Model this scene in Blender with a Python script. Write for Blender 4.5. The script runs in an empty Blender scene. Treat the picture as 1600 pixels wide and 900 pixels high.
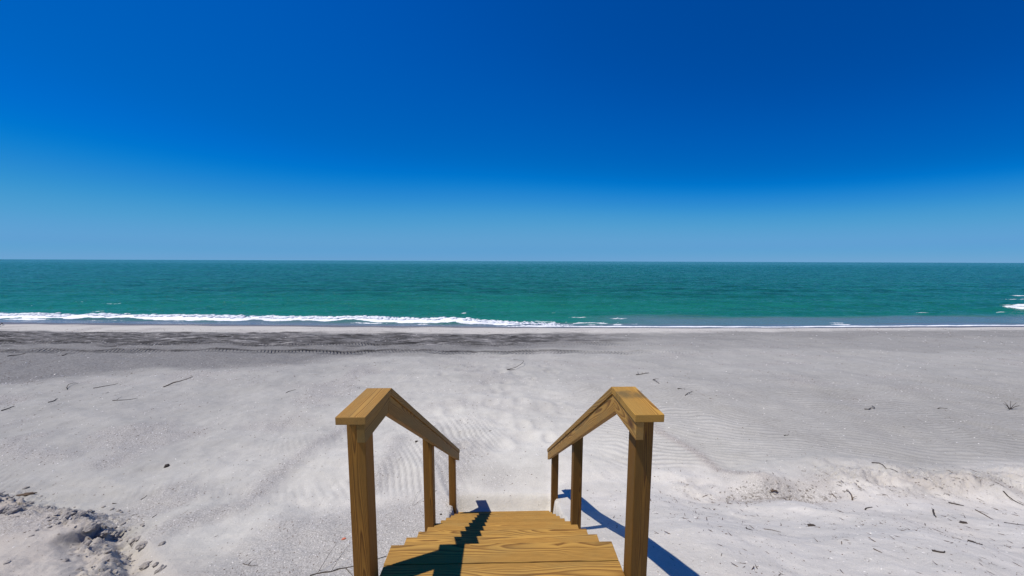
import bpy, bmesh, math, random
import numpy as np
from mathutils import Matrix, Vector
random.seed(7); RNG = np.random.default_rng(11)
SC = bpy.context.scene; COL = SC.collection

# ------------------------------------------------------------------ camera
EYE = np.array([0.014, 0.0, 4.35]); F_PX = 468.7
PIT, YAW, ROL = 0.0897, 0.0233, 0.0036
cp, sp, cy_, sy_, cr, sr = math.cos(PIT), math.sin(PIT), math.cos(YAW), math.sin(YAW), math.cos(ROL), math.sin(ROL)
R0 = np.array([cy_, -sy_, 0]); U0 = np.array([sy_*sp, cy_*sp, cp]); FW = np.array([sy_*cp, cy_*cp, -sp])
RR = R0*cr + U0*sr; UU = U0*cr - R0*sr
cam_d = bpy.data.cameras.new('camera'); cam = bpy.data.objects.new('camera', cam_d); COL.objects.link(cam)
cam_d.sensor_width = 36; cam_d.lens = 36*F_PX/1600; cam_d.clip_start = 0.02; cam_d.clip_end = 200000
M = Matrix.Identity(4)
for i in range(3): M[i][0] = RR[i]; M[i][1] = UU[i]; M[i][2] = -FW[i]; M[i][3] = EYE[i]
cam.matrix_world = M; SC.camera = cam

# ------------------------------------------------------------------ world, sun, exposure
SUNV = np.array([-0.411, -0.136, 1.0]); SUNV /= np.linalg.norm(SUNV)
EL = math.asin(SUNV[2]); AZ = math.atan2(SUNV[0], SUNV[1])
world = bpy.data.worlds.new('World'); SC.world = world; world.use_nodes = True
wn = world.node_tree; bg = wn.nodes['Background']
sky = wn.nodes.new('ShaderNodeTexSky'); sky.sky_type = 'NISHITA'; sky.sun_disc = False
sky.sun_elevation = EL; sky.sun_rotation = AZ
sky.altitude = 0; sky.air_density = 1.0; sky.dust_density = 0.0; sky.ozone_density = 6.0
# the clear-day sky graded as the whole photograph is: deep saturated blue, pale only at the horizon
sep = wn.nodes.new('ShaderNodeSeparateColor'); com = wn.nodes.new('ShaderNodeCombineColor')
wn.links.new(sky.outputs[0], sep.inputs[0])
GRADE = [[(0, 0), (.063, .0), (.12, .0), (.150, .022), (.205, .070), (.30, .112), (.48, .124), (1, .30)],
         [(0, 0), (.118, .068), (.149, .098), (.20, .148), (.25, .230), (.34, .328), (.45, .356), (.54, .356), (1, .55)],
         [(0, 0), (.20, .27), (.245, .345), (.297, .445), (.36, .525), (.42, .625), (.56, .645), (1, .9)]]
# sky lookup bent sideways to keep the pale band flat, imitating lens vignetting
tc = wn.nodes.new('ShaderNodeTexCoord'); sx_ = wn.nodes.new('ShaderNodeSeparateXYZ'); cx_ = wn.nodes.new('ShaderNodeCombineXYZ')
wn.links.new(tc.outputs['Generated'], sx_.inputs[0])
ma = wn.nodes.new('ShaderNodeMath'); ma.operation = 'MULTIPLY'; wn.links.new(sx_.outputs[0], ma.inputs[0]); wn.links.new(sx_.outputs[0], ma.inputs[1])
mb = wn.nodes.new('ShaderNodeMath'); mb.operation = 'MULTIPLY_ADD'; mb.inputs[1].default_value = .95; mb.inputs[2].default_value = 1.0; wn.links.new(ma.outputs[0], mb.inputs[0])
mc = wn.nodes.new('ShaderNodeMath'); mc.operation = 'MULTIPLY'; wn.links.new(mb.outputs[0], mc.inputs[0]); wn.links.new(sx_.outputs[2], mc.inputs[1])
wn.links.new(sx_.outputs[0], cx_.inputs[0]); wn.links.new(sx_.outputs[1], cx_.inputs[1]); wn.links.new(mc.outputs[0], cx_.inputs[2])
nm_ = wn.nodes.new('ShaderNodeVectorMath'); nm_.operation = 'NORMALIZE'; wn.links.new(cx_.outputs[0], nm_.inputs[0]); wn.links.new(nm_.outputs[0], sky.inputs['Vector'])
for i, pts in enumerate(GRADE):
    sc_ = wn.nodes.new('ShaderNodeMath'); sc_.operation = 'MULTIPLY'; sc_.inputs[1].default_value = .08
    fc = wn.nodes.new('ShaderNodeFloatCurve'); cv = fc.mapping.curves[0]
    cv.points[0].location = pts[0]; cv.points[-1].location = pts[-1]
    for p in pts[1:-1]: cv.points.new(*p)
    fc.mapping.update()
    m2_ = wn.nodes.new('ShaderNodeMath'); m2_.operation = 'MULTIPLY'; m2_.inputs[1].default_value = 10.0
    wn.links.new(sep.outputs[i], sc_.inputs[0]); wn.links.new(sc_.outputs[0], fc.inputs['Value'])
    wn.links.new(fc.outputs[0], m2_.inputs[0]); wn.links.new(m2_.outputs[0], com.inputs[i])
wn.links.new(com.outputs[0], bg.inputs[0])
bg.inputs[1].default_value = 0.1
sl = bpy.data.lights.new('sun', 'SUN'); sun = bpy.data.objects.new('sun', sl); COL.objects.link(sun)
sl.energy = 4.6; sl.angle = math.radians(0.5); sl.color = (1.0, 0.93, 0.83)
sun.rotation_euler = Vector(SUNV).to_track_quat('Z', 'Y').to_euler(); sun.location = (0, 0, 30)
SC.view_settings.view_transform = 'Standard'; SC.view_settings.look = 'None'
SC.view_settings.exposure = 0.0; SC.view_settings.gamma = 1.0

# ------------------------------------------------------------------ helpers
def tag(o, label=None, cat=None, group=None, kind=None):
    if label: o['label'] = label
    if cat: o['category'] = cat
    if group: o['group'] = group
    if kind: o['kind'] = kind
    return o

def link(name, me, mat=None, parent=None):
    o = bpy.data.objects.new(name, me); COL.objects.link(o)
    if mat is not None and len(me.materials) == 0: me.materials.append(mat)
    if parent is not None: o.parent = parent
    return o

def np_mesh(name, V, F, smooth=True, attrs=None):
    me = bpy.data.meshes.new(name)
    V = np.asarray(V, np.float32); F = np.asarray(F, np.int32); n = F.shape[1]
    me.vertices.add(len(V)); me.vertices.foreach_set('co', V.ravel())
    me.loops.add(F.size); me.loops.foreach_set('vertex_index', F.ravel())
    me.polygons.add(len(F))
    me.polygons.foreach_set('loop_start', np.arange(0, F.size, n, dtype=np.int32))
    me.polygons.foreach_set('use_smooth', np.full(len(F), smooth))
    me.update(calc_edges=True)
    for k, a in (attrs or {}).items():
        at = me.attributes.new(k, 'FLOAT', 'POINT'); at.data.foreach_set('value', np.asarray(a, np.float32).ravel())
    return me

def grid_faces(nr, nc):
    i = np.arange(nr*nc).reshape(nr, nc)
    return np.stack([i[:-1, :-1], i[:-1, 1:], i[1:, 1:], i[1:, :-1]], -1).reshape(-1, 4)

_P = RNG.permutation(512); _P = np.concatenate([_P, _P, _P])
_G = RNG.uniform(0, 2*np.pi, 512); _GX, _GY = np.cos(_G), np.sin(_G)
def noise(x, y, seed=0):
    x = np.asarray(x, float) + seed*17.37; y = np.asarray(y, float) + seed*5.91
    xi = np.floor(x).astype(int); yi = np.floor(y).astype(int); fx = x-xi; fy = y-yi
    u = fx*fx*fx*(fx*(fx*6-15)+10); v = fy*fy*fy*(fy*(fy*6-15)+10)
    def g(a, b, dx, dy):
        h = _P[(_P[a & 511] + b) & 511]
        return _GX[h]*dx + _GY[h]*dy
    n00 = g(xi, yi, fx, fy); n10 = g(xi+1, yi, fx-1, fy); n01 = g(xi, yi+1, fx, fy-1); n11 = g(xi+1, yi+1, fx-1, fy-1)
    return ((n00*(1-u)+n10*u)*(1-v) + (n01*(1-u)+n11*u)*v)*1.5
def fbm(x, y, o=4, seed=0):
    r = 0; a = 1
    for k in range(o): r = r + a*noise(x*2**k, y*2**k, seed+k); a *= .5
    return r
def sst(a, b, x):
    t = np.clip((x-a)/(b-a), 0, 1); return t*t*(3-2*t)

def ray(px, py):
    u = (px-800)/F_PX; v = (py-450)/F_PX
    return FW + RR*u - UU*v
def on_plane(px, py, z=0.0):
    d = ray(px, py); t = (z-EYE[2])/d[2]; return EYE + d*t

# ------------------------------------------------------------------ stair dimensions (metres)
ZD = 2.63                                   # top of the landing
Y0, RUN, RISE, WT = 1.69, 0.27, 0.218, 0.674  # far edge of landing, step run and rise, half width
NST = 9
CZ = 4.35 - 0.727                           # top of the hand rail cap
YK, YC, YE = 1.677, 1.353, 4.12              # knee, near end, far end of the rail
SLOPE = 0.813

# ------------------------------------------------------------------ terrain
_sh = np.array([on_plane(px, py, 0) for px, py in ((-900, 494), (0, 503), (400, 507), (800, 510.5), (1200, 511.5), (1600, 508.5), (2600, 505))])
def shore(x): return np.interp(x, _sh[:, 0], _sh[:, 1])
def lineY(pts, z):
    P = np.array([on_plane(a, b, z) for a, b in pts]); return lambda x: np.interp(x, P[:, 0], P[:, 1])
def seg_dist(x, y, P):
    d = np.full(np.shape(x), 1e9)
    for (ax, ay), (bx, by) in zip(P[:-1], P[1:]):
        vx, vy = bx-ax, by-ay; t = np.clip(((x-ax)*vx+(y-ay)*vy)/(vx*vx+vy*vy), 0, 1)
        d = np.minimum(d, np.hypot(x-ax-t*vx, y-ay-t*vy))
    return d
def wpts(pts, z): return [tuple(on_plane(a, b, z)[:2]) for a, b in pts]

RY = [-60, -2, 0, 1.0, 1.8, 2.06, 2.43, 2.9, 3.5, 4.0, 4.45, 6]
RZ = [2.6, 2.6, 2.5, 2.42, 2.20, 2.08, 1.90, 1.57, 1.20, 0.97, 0.86, 0.80]
LY = [-60, -2, 0, 1.0, 2.0, 3.0, 4.0, 4.6, 6]
LZ = [2.6, 2.4, 2.2, 1.85, 1.45, 1.10, 0.90, 0.86, 0.80]
BY = [6, 9, 12, 15, 18]; BZ = [0.80, 0.64, 0.49, 0.35, 0.2]
SCARP = wpts([(985, 640), (1030, 676), (1075, 704), (1120, 742), (1175, 764)], 0.8)
LRIDGE = wpts([(260, 850), (330, 822), (385, 800), (432, 748), (500, 692), (560, 655)], 0.8)
LRIDGE2 = wpts([(585, 770), (596, 740), (620, 690)], 0.8)
ARC = wpts([(60, 686), (22, 694), (8, 706), (50, 718), (110, 722)], 0.75)
RLIP = wpts([(1180, 762), (1290, 722), (1380, 734), (1450, 752), (1540, 775)], 0.85)
CRACK = wpts([(82, 880), (172, 836)], 1.0)
MOUND = [(-12, 4.6), (-7.0, 4.1), (-5.9, 3.85), (-5.0, 3.65), (-4.35, 3.25), (-3.75, 2.75), (-3.2, 2.2), (-2.9, 1.0)]
PITS = [tuple(on_plane(a, b, .7)[:2]) + (r, h) for a, b, r, h in (
    (735, 588, .3, .03), (765, 597, .2, .025), (705, 640, .18, .02), (842, 640, .25, .03), (760, 655, .15, .015), (820, 690, .2, .02), (850, 640, .2, .02),
    (745, 610, .2, .02), (800, 620, .22, .02), (590, 575, .3, .03), (650, 590, .3, .02), (560, 700, .15, .015), (660, 735, .12, .012), (1090, 800, .15, .02), (1160, 840, .14, .02), (1250, 870, .12, .015))]
_r = random.Random(5)
for _ in range(46):
    _a = _r.random(); PITS.append((-.3+_r.gauss(0, 1.3)+_a*.6, 5.4+_a*5.5, _r.uniform(.09, .2), _r.uniform(.015, .04)))
TRACK = [lineY([(-600, 542), (0, 548), (400, 549), (700, 551), (1000, 551), (1600, 540), (2200, 530)], .46),
         lineY([(-600, 528), (0, 534), (200, 536), (500, 538.5), (800, 539), (1100, 536), (1600, 527), (2200, 520)], .40)]
DK_T = lineY([(-600, 512), (0, 516.5), (200, 519), (500, 521), (800, 523), (1000, 522), (1300, 517.5), (1600, 515), (2400, 510)], .22)
DK_B = lineY([(-600, 520), (0, 536), (200, 538), (500, 540), (800, 540), (1000, 530), (1300, 526), (1600, 524), (2400, 518)], .38)
GR_B = lineY([(-900, 640), (0, 606), (250, 583), (400, 571), (500, 563), (620, 552), (800, 545), (1000, 541), (1300, 545), (1600, 552), (2400, 560)], .55)

def mound_mask(x, y):
    P = np.array(MOUND); ye = np.interp(x, P[:, 0], P[:, 1])
    e = ye - y + 0.10*noise(x*2.3, y*2.3, 31) + .04*noise(x*7, y*7, 32)
    return np.where(x < -2.9, e, -1.0), sst(-4.0+1.1, -3.9, x)*0+np.where(x < -2.95, 1., 0.)

def terrain(x, y, detail=True):
    x = np.asarray(x, float); y = np.asarray(y, float)
    ys = shore(x)
    yn = y + .18*noise(x*.8, y*.8, 3)*sst(1.0, 2.0, np.abs(x))
    zr = np.interp(yn, RY, RZ); zl = np.interp(yn, LY, LZ)
    w = sst(-.5, .5, x); near = zl*(1-w)+zr*w
    # the dune foot flattens to both sides
    side = sst(2.0, 7.0, np.abs(x)); near = near*(1-.18*side*sst(5, 2, y)) 
    t = np.clip((y-18)/np.maximum(ys-18, .5), 0, None)
    far = np.where(y < 18, np.interp(y, BY, BZ), np.where(t < 1, .2*(1-t), -.09*(y-ys)))
    far = np.maximum(far, -2.5)
    z = np.where(y < 6, near, far)
    # broad swells and gullies
    dry = sst(18.5, 16, y)
    z = z + dry*(.06*noise(x*.35, y*.5, 5) + .04*noise(x*1.1, y*1.6, 6) + .030*np.maximum(0, .35-np.abs(noise(x*.55+.3*y, y*.8, 9)))*2) * sst(3.0, 6.0, np.hypot(x*1.2, y))
    z = z + (.020-.013*sst(1, 3, x)*sst(4.6, 5.4, y))*fbm(x*2.2, y*2.6, 3, 8)*sst(.8, 2.2, np.abs(x)+np.maximum(0, y-4.3))*dry
    # scarp right of the stairs: the near side stands higher and smoother
    d = seg_dist(x, y, SCARP); z = z + .035*np.exp(-(d/.16)**2)
    d = seg_dist(x, y, LRIDGE); z = z + .035*np.exp(-(d/.22)**2)
    d = seg_dist(x, y, LRIDGE2); z = z + .03*np.exp(-(d/.18)**2)
    d = seg_dist(x, y, ARC); z = z + .02*np.exp(-(d/.2)**2)
    d = seg_dist(x, y, RLIP); z = z + .09*np.exp(-(d/.28)**2)*sst(2.3, 3.0, x)
    for px, py, r, h in (PITS if detail else []):
        q = ((x-px)**2 + ((y-py)*1.0)**2)/r**2
        z = z - h*np.exp(-q) + .55*h*np.exp(-(np.sqrt(q)-1.5)**2*4)
    # crumbly crest on the right
    crest = np.exp(-((y-(4.25+.12*noise(x*1.3, 0*x, 12)))/.33)**2)*sst(2.2, 3.0, x)*np.maximum(.12+.95*sst(-.15, .45, noise(x*.75, 0*x, 14)), .95*sst(4.7, 5.3, x))
    z = z + crest*(.12 + .06*noise(x*5, y*5, 13))
    hollow = np.exp(-((x-4.0)/.75)**2-((y-3.98)/.16)**2); z = z - .10*hollow
    # left mound with a broken rim and a crack
    e, on = mound_mask(x, y)
    z = z + on*(.19*sst(-.10, .16, e) + .035*sst(.0, .25, e)*sst(.9, .3, e)+.05*sst(.1, .9, e)) 
    rim = on*np.exp(-((e-.1)/.22)**2)
    if detail:
        z = z + rim*(.07*np.abs(noise(x*5, y*5, 21)) + .085*np.abs(noise(x*11, y*11, 22)) + .04*noise(x*24, y*24, 23))
        z = z + on*sst(0, .2, e)*(.008*noise(x*9, y*9, 29)+.008*noise(x*25, y*25, 33))
        z = z + crest*(.05*np.abs(noise(x*9, y*9, 24))+.025*noise(x*22, y*22, 25)+.012*noise(x*45, y*45, 28))
    (ax, ay), (bx, by) = CRACK; L_ = math.hypot(bx-ax, by-ay); ux, uy = (bx-ax)/L_, (by-ay)/L_
    al = ((x-ax)*ux + (y-ay)*uy)/L_; cd = (x-ax)*uy - (y-ay)*ux + .05*noise(x*3, y*3, 26)+.02*noise(x*11, y*11, 27)
    z = z - .12*sst(-.1, .5, al)*sst(1.5, 1.0, al)*sst(-.012, .022, cd)*sst(2.2, .3, cd)
    z = z + on*.035*np.exp(-((cd+.06)/.10)**2)*sst(-.1, .2, al)*sst(1.1, .9, al)
    if detail:
        # wind ripples
        rip = rippleamp(x, y)
        ph = (y*.93 + x*.30 + .22*noise(x*.6, y*.6, 41) + .05*noise(x*2.2, y*2.2, 43))/.105
        ph2 = (x*.75 + y*.45 + .12*noise(x*.9, y*.9, 42))/.09
        R = sst(.5, 2.2, x)
        z = z + rip*(.0055+.0045*R)*(R*np.sin(2*np.pi*ph) + (1-R)*np.sin(2*np.pi*ph2))
        # churned dark belt by the water, tyre ruts
        dk = darkbelt(x, y); z = z + dk*(.05*fbm(x*1.3, y*4, 3, 51))
        for k_, T in enumerate(TRACK):
            v = y - T(x) - .03*noise(x*.15, 0*x, 94+k_); rut = sst(.34, .26, np.abs(v)); ff = sst(11, 4, x); z = z - .03*rut*ff + .025*ff*np.exp(-((np.abs(v)-.38)/.08)**2)
        shl = shells(x, y); z = z + .0035*shl*noise(x*26, y*26, 53)
    # trench under the stairs, sand banked at the last step
    tr = 1-sst(.672, .725+.5*sst(3.9, 4.8, y), np.abs(x) + .02*noise(x*9, y*9, 61)*sst(2.9, 3.4, y))
    yb = Y0+NST*RUN
    tr = tr*(1-.60*sst(yb-.02, yb+.20, y+.05*noise(x*2.2, 0*x, 62))-.40*sst(yb+.05, yb+1.1, y+.15*noise(x*1.5, y*1.5, 63)))
    line = ZD - RISE - (y-Y0)*SLOPE - .05
    line = np.where(y > Y0, np.maximum(line, ZD-RISE*(NST+1)-.03), ZD-RISE-.2)
    line = np.where(y > Y0+NST*RUN-.03, ZD-RISE*NST-.03, line)
    z = np.where(tr > 0, z + (np.minimum(z, line)-z)*tr, z)
    bank = np.exp(-((y-4.5)/.25)**2)*sst(1.2, .3, np.abs(x)); z = z + .0*bank
    return z
def rippleamp(x, y):
    a = sst(-.25, .35, noise(x*.45, y*.45, 44))
    rr = sst(1.4, 2.4, x)*sst(4.6, 5.0, y)*sst(10.5, 7.5, y)
    ll = sst(4.5, 4.9, y)*sst(8.5, 7, y)*sst(2.5, 1.5, np.abs(x+1.4+0*y))
    l2 = sst(4.0, 4.4, y)*sst(6.0, 5.2, y)*sst(.5, -.5, x)
    return np.clip(np.maximum(rr*(.75+.4*a), np.maximum(ll, l2)*a), 0, 1)
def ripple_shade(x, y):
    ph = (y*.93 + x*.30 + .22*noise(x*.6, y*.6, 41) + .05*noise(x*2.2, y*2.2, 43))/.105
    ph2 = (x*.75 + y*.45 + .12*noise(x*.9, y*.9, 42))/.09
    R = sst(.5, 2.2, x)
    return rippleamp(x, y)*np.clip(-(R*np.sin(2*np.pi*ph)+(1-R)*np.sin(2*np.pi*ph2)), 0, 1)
def darkbelt(x, y):
    n = .75*fbm(x*.3, y*1.2, 5, 71)
    return sst(-.25, .4, DK_T(x)-y+n*.9)*sst(-.5, .35, y-DK_B(x)+n)*(1-.80*sst(1, 9, x))
def greyzone(x, y):
    n = .6*fbm(x*.22, y*.5, 4, 72)
    return sst(0, .2, DK_T(x)-y)*sst(-.6, .7, y-GR_B(x)+n)*(1-.62*sst(0, 7, x))
def shells(x, y):
    s = .9*np.exp(-(seg_dist(x, y, SCARP)/.10)**2)
    s = np.maximum(s, 1.0*np.exp(-(seg_dist(x, y, LRIDGE)/.20)**2))
    s = np.maximum(s, .9*np.exp(-(seg_dist(x, y, LRIDGE2)/.22)**2))
    s = np.maximum(s, .9*np.exp(-(seg_dist(x, y, ARC)/.22)**2))
    s = np.maximum(s, .9*sst(.15, .6, noise(x*.5, y*.8, 81)+.25*noise(x*2, y*2, 82))*sst(1.5, -1.5, x+.3*(y-6)))
    s = np.maximum(s, .6*sst(.2, .6, noise(x*.4, y*1.4, 83))*sst(6, 9, y))
    s = np.maximum(s, sst(-3.4, -2.6, x)*sst(-.75, -.85, x)*sst(4.3, 3.7, y+.3*noise(x, y, 84)))
    s = np.maximum(s, .8*sst(1.6, .7, np.abs(x))*sst(3.2, 3.6, y)*sst(4.7, 4.1, y)*sst(-.4, -.7, x))
    s = np.maximum(s, 1.1*np.exp(-((x-4.0)/.8)**2-((y-4.02)/.22)**2))
    s = np.maximum(s, .75*np.exp(-((y-4.2)/.35)**2)*sst(2.4, 3.2, x)*sst(-.1, .35, noise(x*2.0, y*3, 85)))
    return np.clip(s, 0, 1)

def at(px, py):
    """the point of the sand seen at a pixel of the photograph"""
    d = ray(px, py); t = 1.0; prev = 0.5
    for _ in range(400):
        p = EYE + d*t
        if p[2] < float(terrain(p[0], p[1])): break
        prev = t; t *= 1.02
    lo, hi = prev, t
    for _ in range(18):
        m = (lo+hi)/2; p = EYE+d*m
        if p[2] < float(terrain(p[0], p[1])): hi = m
        else: lo = m
    return EYE + d*hi

# ------------------------------------------------------------------ material helpers
def new_mat(name):
    m = bpy.data.materials.new(name); m.use_nodes = True; nt = m.node_tree
    return m, nt, nt.nodes['Principled BSDF']
class NT:
    def __init__(s, nt): s.nt = nt
    def n(s, typ, props=None, **inp):
        nd = s.nt.nodes.new(typ)
        for k, v in (props or {}).items(): setattr(nd, k, v)
        for k, v in inp.items():
            key = int(k[1:]) if k[0] == '_' else k.replace('_', ' ')
            s.set(nd.inputs[key], v)
        return nd
    def set(s, sock, v):
        if hasattr(v, 'is_output') : s.nt.links.new(v, sock)
        elif hasattr(v, 'outputs'): s.nt.links.new(v.outputs[0], sock)
        else: sock.default_value = v
    def math(s, op, a, b=0.0, c=None):
        nd = s.nt.nodes.new('ShaderNodeMath'); nd.operation = op; s.set(nd.inputs[0], a); s.set(nd.inputs[1], b)
        if c is not None: s.set(nd.inputs[2], c)
        return nd.outputs[0]
    def mix(s, f, a, b, mode='MIX'):
        nd = s.nt.nodes.new('ShaderNodeMix'); nd.data_type = 'RGBA'; nd.blend_type = mode
        s.set(nd.inputs[0], f); s.set(nd.inputs[6], a); s.set(nd.inputs[7], b); return nd.outputs[2]
    def ramp(s, f, stops):
        nd = s.nt.nodes.new('ShaderNodeValToRGB'); s.set(nd.inputs[0], f)
        el = nd.color_ramp.elements
        while len(el) < len(stops): el.new(.5)
        for e, (p, c) in zip(el, stops): e.position = p; e.color = c if len(c) == 4 else (*c, 1)
        return nd.outputs[0]
    def attr(s, name): return s.n('ShaderNodeAttribute', {'attribute_name': name}).outputs['Fac']
def G(v): return (v, v, v, 1)

# ---- sand
def sand_material():
    m, nt, b = new_mat('sand'); N = NT(nt)
    co = N.n('ShaderNodeTexCoord').outputs['Object']
    nz = lambda sc, det=4, r=.6: N.n('ShaderNodeTexNoise', None, Vector=co, Scale=sc, Detail=float(det), Roughness=r).outputs['Fac']
    dark, grey, shell, warm, track, wet = (N.attr(k) for k in ('dark', 'grey', 'shell', 'warm', 'track', 'wet'))
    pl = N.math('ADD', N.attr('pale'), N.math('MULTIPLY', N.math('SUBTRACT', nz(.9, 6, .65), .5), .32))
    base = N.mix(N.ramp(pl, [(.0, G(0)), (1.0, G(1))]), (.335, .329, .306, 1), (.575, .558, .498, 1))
    base = N.mix(N.math('MULTIPLY', warm, .9), base, (.600, .572, .520, 1))
    grain = N.ramp(nz(260, 3, .8), [(.3, G(.70)), (.5, G(1)), (.72, G(1.16))])
    base = N.mix(1.0, base, grain, 'MULTIPLY')
    mot2 = N.n('ShaderNodeTexNoise', None, Vector=N.n('ShaderNodeMapping', None, Vector=co, Scale=(.5, 1.3, 1.0)), Scale=1.2, Detail=8.0, Roughness=.68).outputs['Fac']
    base = N.mix(1.0, base, N.ramp(mot2, [(.35, (.93, .93, .925)), (.5, G(.99)), (.65, G(1.04))]), 'MULTIPLY')
    mott = N.ramp(nz(6, 6, .7), [(.3, G(.90)), (.7, G(1.06))]); base = N.mix(1.0, base, mott, 'MULTIPLY')
    fl = N.n('ShaderNodeTexVoronoi', {'feature': 'F1'}, Vector=co, Scale=17.0, Randomness=1.0)
    fc_ = N.n('ShaderNodeSeparateColor', None, Color=fl.outputs['Color']).outputs
    fm_ = N.math('MULTIPLY', N.ramp(fl.outputs['Distance'], [(.10, G(1)), (.16, G(0))]), N.math('GREATER_THAN', N.math('ADD', fc_[0], N.math('MULTIPLY', shell, .2)), .88))
    base = N.mix(N.math('MULTIPLY', fm_, .75), base, N.mix(N.math('GREATER_THAN', fc_[1], .45), (.16, .14, .12, 1), (.66, .64, .60, 1)))
    base = N.mix(N.attr('tan'), base, N.mix(1.0, (.43, .385, .335, 1), grain, 'MULTIPLY'))
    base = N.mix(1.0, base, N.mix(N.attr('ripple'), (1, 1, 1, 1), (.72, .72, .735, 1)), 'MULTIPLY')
    # coarse shell hash
    spk = nz(70, 2, .7)
    sh_c = N.ramp(spk, [(.36, (.11, .10, .09)), (.46, (.29, .275, .26)), (.56, (.37, .355, .335)), (.66, (.60, .57, .53))])
    base = N.mix(N.math('MULTIPLY', shell, .62), base, sh_c)
    # damp grey sand, dark heavy-mineral belt
    sp2 = nz(22, 5, .75)
    gy = N.ramp(sp2, [(.3, (.100, .099, .096)), (.5, (.168, .166, .161)), (.7, (.30, .295, .285))])
    base = N.mix(N.math('MULTIPLY', grey, .93), base, gy)
    st = N.n('ShaderNodeMapping', None, Vector=co, Scale=(.55, 3.2, 1.0))
    sn = N.n('ShaderNodeTexNoise', None, Vector=st, Scale=1.15, Detail=9.0, Roughness=.78).outputs['Fac']
    dk = N.ramp(sn, [(.40, (.020, .019, .019)), (.48, (.080, .078, .077)), (.55, (.155, .151, .149)), (.64, (.34, .33, .32))])
    base = N.mix(N.math('MULTIPLY', dark, .92), base, dk)
    base = N.mix(N.math('MULTIPLY', wet, .85), base, (.10, .085, .085, 1))
    nt.links.new(base, b.inputs['Base Color'])
    b.inputs['Roughness'].default_value = .95; b.inputs['Specular IOR Level'].default_value = .15
    nt.links.new(N.math('SUBTRACT', .95, N.math('MULTIPLY', wet, .6)), b.inputs['Roughness'])
    # relief
    sep = N.n('ShaderNodeSeparateXYZ', None, Vector=co)
    tv = N.attr('trackv')
    rib = N.math('SINE', N.math('MULTIPLY', N.math('ADD', sep.outputs[0], N.math('MULTIPLY', N.math('ABSOLUTE', tv), .7)), 2*math.pi/.15))
    h = N.math('MULTIPLY', nz(190, 3, .8), .0022)
    h = N.math('ADD', h, N.math('MULTIPLY', nz(38, 5, .7), .008))
    h = N.math('ADD', h, N.math('MULTIPLY', N.math('MULTIPLY', spk, shell), .006))
    h = N.math('ADD', h, N.math('MULTIPLY', N.math('MULTIPLY', nz(9, 6, .75), N.math('ADD', .25, dark)), .03))
    h = N.math('ADD', h, N.math('MULTIPLY', N.math('MULTIPLY', rib, track), .042))
    bp = N.n('ShaderNodeBump', None, Height=h, Strength=1.0, Distance=1.0); nt.links.new(bp.outputs[0], b.inputs['Normal'])
    return m

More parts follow.
